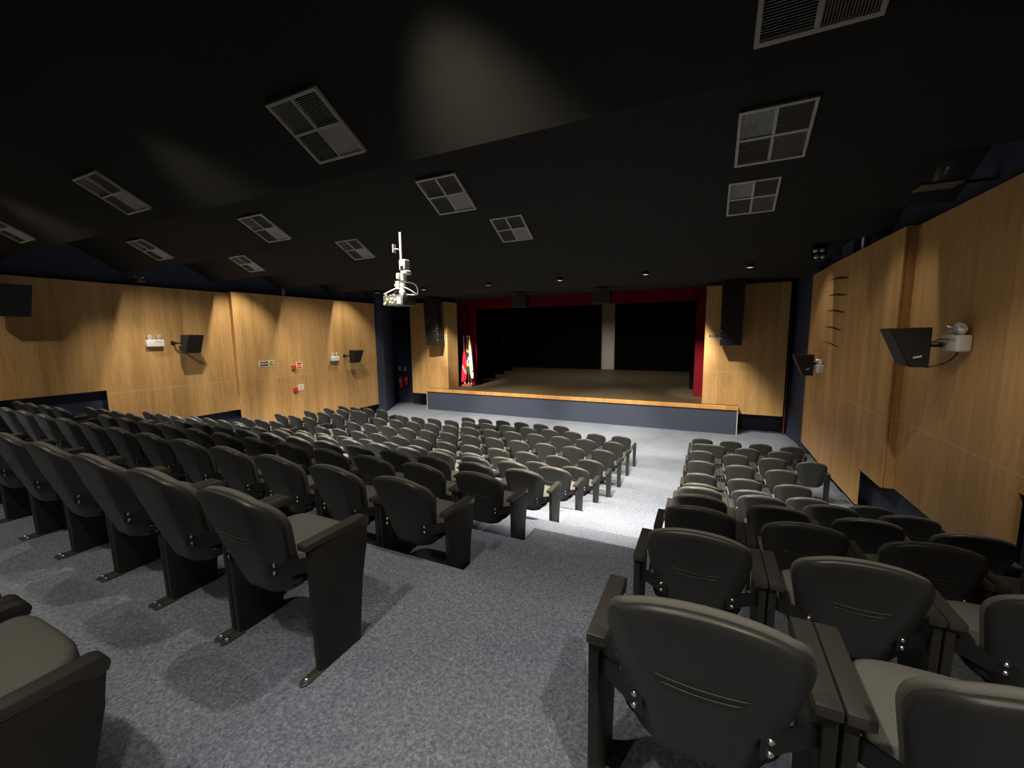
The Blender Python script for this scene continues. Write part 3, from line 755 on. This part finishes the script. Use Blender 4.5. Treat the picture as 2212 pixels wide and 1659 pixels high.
# ------------------------------------------------------------------ projector on its pole
pj = thing('ceiling_projector', 'dark grey projector hanging on a pale pole from the ceiling', 'projector', (-5.35, 6.28, 4.0), 0)
bm = bmesh.new(); box(bm, -.235, .235, -.19, .19, 0, .185, .012); obj('projector_body', bm, M['projector'], pj, True, angle=.7)
for i, (sx, sz, rr, m) in enumerate([(-.16, .05, .022, 'yellow'), (-.10, .10, .03, 'yellow'), (-.06, .06, .02, 'cream'), (-.02, .125, .028, 'cream'), (.06, .10, .024, 'cream'), (-.13, .12, .018, 'yellow'), (-.2, .03, .016, 'white_plastic'), (.0, .05, .018, 'white_plastic')]):
    bm = bmesh.new(); lathe(bm, [(rr * .6, 0), (rr, 0), (rr, -.016), (rr * .6, -.02)], (sx, -.19, sz), 12, 'y'); obj('socket', bm, M[m], pj)
bm = bmesh.new(); box(bm, .10, .19, -.196, -.189, .03, .15); obj('rating_label', bm, M['grey_metal'], pj)
bm = bmesh.new(); box(bm, -.21, .21, -.03, .03, .20, .215); box(bm, -.03, .03, -.16, .16, .20, .215)
for sx in (-.2, .2):
    for sy in (-.14, .14): tube(bm, [(sx, sy, .18), (sx, sy, .235)], .02, 8)
obj('mounting_cross', bm, M['white_plastic'], pj)
ztop = strip_z(6.2) - 4.0
bm = bmesh.new(); tube(bm, [(.13, -.06, .205), (.13, -.06, .62), (.13, -.06, ztop)], .026, 12); lathe(bm, [(.05, .2), (.07, .24), (.05, .30), (.035, .34)], (.13, -.06, 0), 12); lathe(bm, [(.09, ztop - .012), (.09, ztop + .001)], (.13, -.06, 0), 16); obj('pole', bm, M['grey_metal'], pj, True, angle=.6)
bm = bmesh.new(); tube(bm, [(.13, -.06, 1.02), (.02, -.10, 1.04)], .012, 8); box(bm, -.0, .02, -.14, -.06, .97, 1.12); obj('side_clamp', bm, M['grey_metal'], pj)
bm = bmesh.new()
for p0, p1, p2 in [((.13, -.06, .42), (.52, -.05, .44), (.42, .02, .22)), ((.1, -.08, .36), (.34, -.12, .30), (.42, -.02, .2)), ((.42, .02, .22), (.40, .06, .17), (.10, -.05, .22)), ((.13, -.05, .62), (.26, -.1, .52), (.13, -.04, .40)), ((.05, -.1, .33), (-.12, -.16, .26), (-.22, -.17, .215))]:
    tube(bm, arc(p0, p1, p2, 14), .013, 8)
obj('white_cable', bm, M['cable_white'], pj, True)
bm = bmesh.new(); tube(bm, arc((.08, -.12, .28), (-.02, -.24, .18), (-.15, -.215, .02), 12), .007, 8); obj('black_cable', bm, M['cable_black'], pj, True)
bm = bmesh.new(); box(bm, -.03, .20, -.10, -.02, .36, .40, .006); box(bm, .02, .10, -.13, -.05, .30, .45, .01); box(bm, .03, .10, -.12, -.04, .48, .60, .02); box(bm, .12, .22, -.10, -.02, .44, .56, .02); obj('junction_bracket', bm, M['white_plastic'], pj)
cam_t = thing('pole_camera', 'small white camera clamped to the projector pole', 'camera', (-5.10, 6.16, 4.55), 0)
bm = bmesh.new(); lathe(bm, [(.075, 0), (.09, .01), (.09, .05), (.07, .07)], (.04, 0, 0), 20); obj('base', bm, M['white_plastic'], cam_t, True, angle=.6)
bm = bmesh.new(); box(bm, -.075, .075, -.075, .075, .07, .27, .025, 3); obj('head', bm, M['white_plastic'], cam_t, True, angle=.7)
bm = bmesh.new(); box(bm, -.03, .03, -.082, -.074, .10, .15, .004); obj('dark_window', bm, M['steel_black'], cam_t)
bm = bmesh.new(); lathe(bm, [(.03, 0), (.03, .03), (.02, .035)], (0, .073, .18), 16, 'y'); obj('lens', bm, M['grille'], cam_t)
bm = bmesh.new(); tube(bm, [(-.10, .06, .0), (-.03, .03, -.02), (.04, 0, .0)], .02, 8); obj('clamp_arm', bm, M['white_plastic'], cam_t)

# ------------------------------------------------------------------ small fixtures along the side walls
def wall_spot(label, x, y, z, side, sc=1.0, lean=.25):
    r = thing('wall_spotlight', label, 'spotlight', (x, y, z), 0 if side > 0 else PI)
    bm = bmesh.new(); box(bm, -.16 * sc, .16 * sc, -.12 * sc, .12 * sc, -.03, 0, .006); obj('base_plate', bm, M['foot'], r)
    bm = bmesh.new(); xw = (XR - x) if side > 0 else (x - XL)
    box(bm, .10 * sc, xw, -.03, .03, -.026, -.004); obj('wall_arm', bm, M['steel_black'], r)
    bm = bmesh.new(); lathe(bm, [(.05 * sc, 0), (.056 * sc, .01), (.056 * sc, .17 * sc), (.045 * sc, .19 * sc)], seg=20)
    bmesh.ops.transform(bm, matrix=Matrix.Rotation(lean, 4, 'Y'), verts=bm.verts[:]); obj('lamp_cylinder', bm, M['chrome'], r, True, angle=.6)
    for s in (-1, 1):
        bm = bmesh.new(); tube(bm, [(.035 * sc, s * .05 * sc, .12 * sc), (.03 * sc, s * .13 * sc, .125 * sc)], [.012, .022], 8); obj('side_knob', bm, M['chrome'], r)
    return r
wall_spot('chrome spotlight under the ceiling above the right wood wall', 2.32, 6.57, 5.10, 1, 1.15)
wall_spot('small chrome spotlight above the left wood wall', -12.92, 5.50, 4.87, -1, .7)
def hang_pipe(label, x, y, z0, z1):
    bm = bmesh.new(); tube(bm, [(x, y, z0), (x, y, z1)], .028, 10); tube(bm, [(x, y + .07, z0), (x, y + .07, z1 - .05)], .012, 8)
    return tag(obj('conduit_pipe', bm, M['tube'], None, True), label, 'pipe')
hang_pipe('pale conduit pipe rising above the left wood wall', -13.12, 9.49, 4.80, strip_z(9.49))
hang_pipe('pale conduit pipe rising above the right wood wall', 2.56, 9.95, 4.925, strip_z(9.95))
r = thing('wall_equipment_box', 'dark blue box on top of the right wood wall', 'box', (2.72, 10.9, 4.925))
bm = bmesh.new(); box(bm, -.17, .17, -.40, .40, 0, .34, .01); obj('case', bm, M['navy'], r)
bm = bmesh.new(); box(bm, -.176, -.17, -.36, .36, .03, .31); obj('front_cover', bm, M['navy'], r)
r = thing('four_lamp_blinder', 'black stage lamp with four round glasses near the right wall top', 'stage lamp', (2.12, 11.15, 5.11))
bm = bmesh.new(); box(bm, -.13, .13, .0, .10, -.15, .15, .008); obj('housing', bm, M['steel_black'], r)
bm = bmesh.new(); tube(bm, [(0, .05, .14), (0, .05, strip_z(11.2) - 5.11)], .012, 8); obj('yoke', bm, M['steel_black'], r)
for sx in (-.06, .06):
    for sz in (-.07, .07):
        bm = bmesh.new(); lathe(bm, [(.048, 0), (.05, -.012), (.03, -.028), (.006, -.034)], (sx + sz * -.12, 0, sz), 18, 'y'); obj('lamp', bm, M['lens'], r, True)
bm = bmesh.new(); tube(bm, [(2.42, 15.93, .005), (2.42, 15.93, 4.0)], .014, 8); lathe(bm, [(.02, -.02), (.028, 0), (.02, .02)], (2.42, 15.93, 3.3), 10)
tag(obj('metal_rod', bm, M['tube'], None, True), 'thin metal rod standing beside the right stage panel', 'rod')

# ------------------------------------------------------------------ lights
def spot(x, y, z, e, cone, tx, ty, tz, blend=.35, col=(1, .9, .74), r=.05):
    l = bpy.data.lights.new('ceiling_and_fill_spot', 'SPOT'); l.energy = e; l.spot_size = math.radians(cone); l.spot_blend = blend; l.color = col; l.shadow_soft_size = r
    o = bpy.data.objects.new('ceiling_and_fill_spot', l); COL.objects.link(o); o.location = (x, y, z)
    o.rotation_euler = (Vector((tx, ty, tz)) - o.location).to_track_quat('-Z', 'Y').to_euler()
    return o
LX = (-9.6, -5.37, -1.3)
WARM = (1, .895, .735)
def row(y, es, cone, tilt, xs=LX, blend=.4, drop=.10):
    for x, e in zip(xs, es):
        z = strip_z(y) - drop
        spot(x, y, z, e, cone, x, y + 3 * math.tan(math.radians(tilt)), z - 3, blend, WARM)
row(-2.72, (40, 50, 130), 120, 0)
row(-.66, (100, 140, 180), 110, 0, blend=.3)
row(1.42, (150, 150, 620), 72, 54, (-9.6, -5.37, -1.75), 1.0, .55)
row(1.42, (130, 110, 170), 80, 0, blend=.5)
row(3.49, (1700, 4300, 4600), 62, 30, blend=.75)
row(5.56, (1000, 600, 1200), 76, 20)
row(7.63, (900, 1100, 1000), 76, 20)
row(9.70, (900, 1100, 1000), 76, 22)
row(11.78, (1600, 2000, 2000), 66, 28)
WL = (-11.85, 1.25)
for y, e, tl in ((-.66, (260, 330), 0), (3.49, (430, 300), 27), (7.63, (560, 100), 0), (11.78, (420, 130), 0)):
    row(y, e, 60 if tl else 92, tl, WL, .5)
for y, e in ((1.42, (380, 30)), (5.56, (600, 50)), (9.70, (560, 60))):  # wide fill spots, added to light the side walls softly
    row(y, e, 136, 0, (-10.6, .2), .8, .3)
for x, tx in ((-9.6, -10.45), (-1.3, -.30)):  # two narrow spots added only to brighten the red curtain legs
    spot(x, 11.78, strip_z(11.78) - .12, 2400, 22, tx, 17.2, 1.7, .8, WARM)
for x in (.98, -4.52, -10.12):
    spot(x, 13.31, strip_z(13.31) - .08, 12, 70, x, 13.4, 0, .4, WARM)
for x in (-8.5, -5.9, -2.0):
    spot(x, 22.5, 7.2, 330, 100, x, 24.2, 0, .6, WARM)
w = bpy.data.worlds.new('World'); SC.world = w; w.use_nodes = True
w.node_tree.nodes['Background'].inputs['Color'].default_value = (0, 0, 0, 1)
w.node_tree.nodes['Background'].inputs['Strength'].default_value = 0

# ------------------------------------------------------------------ camera
cd = bpy.data.cameras.new('Camera'); cd.sensor_fit = 'HORIZONTAL'; cd.sensor_width = 36; cd.lens = 36 * F / 2212
cd.clip_start = .02; cd.clip_end = 100
co = bpy.data.objects.new('Camera', cd); COL.objects.link(co)
R3 = Matrix(RM)           # rows: image right, image down, forward
right, down, fwd = R3[0], R3[1], R3[2]
rot = Matrix((right, -down, -fwd)).transposed()
co.matrix_world = Matrix.Translation(CAM) @ rot.to_4x4()
SC.camera = co
vs = SC.view_settings
vs.view_transform = 'Standard'; vs.look = 'None'; vs.exposure = 0; vs.gamma = 1; vs.use_curve_mapping = False
SC.display_settings.display_device = 'sRGB'
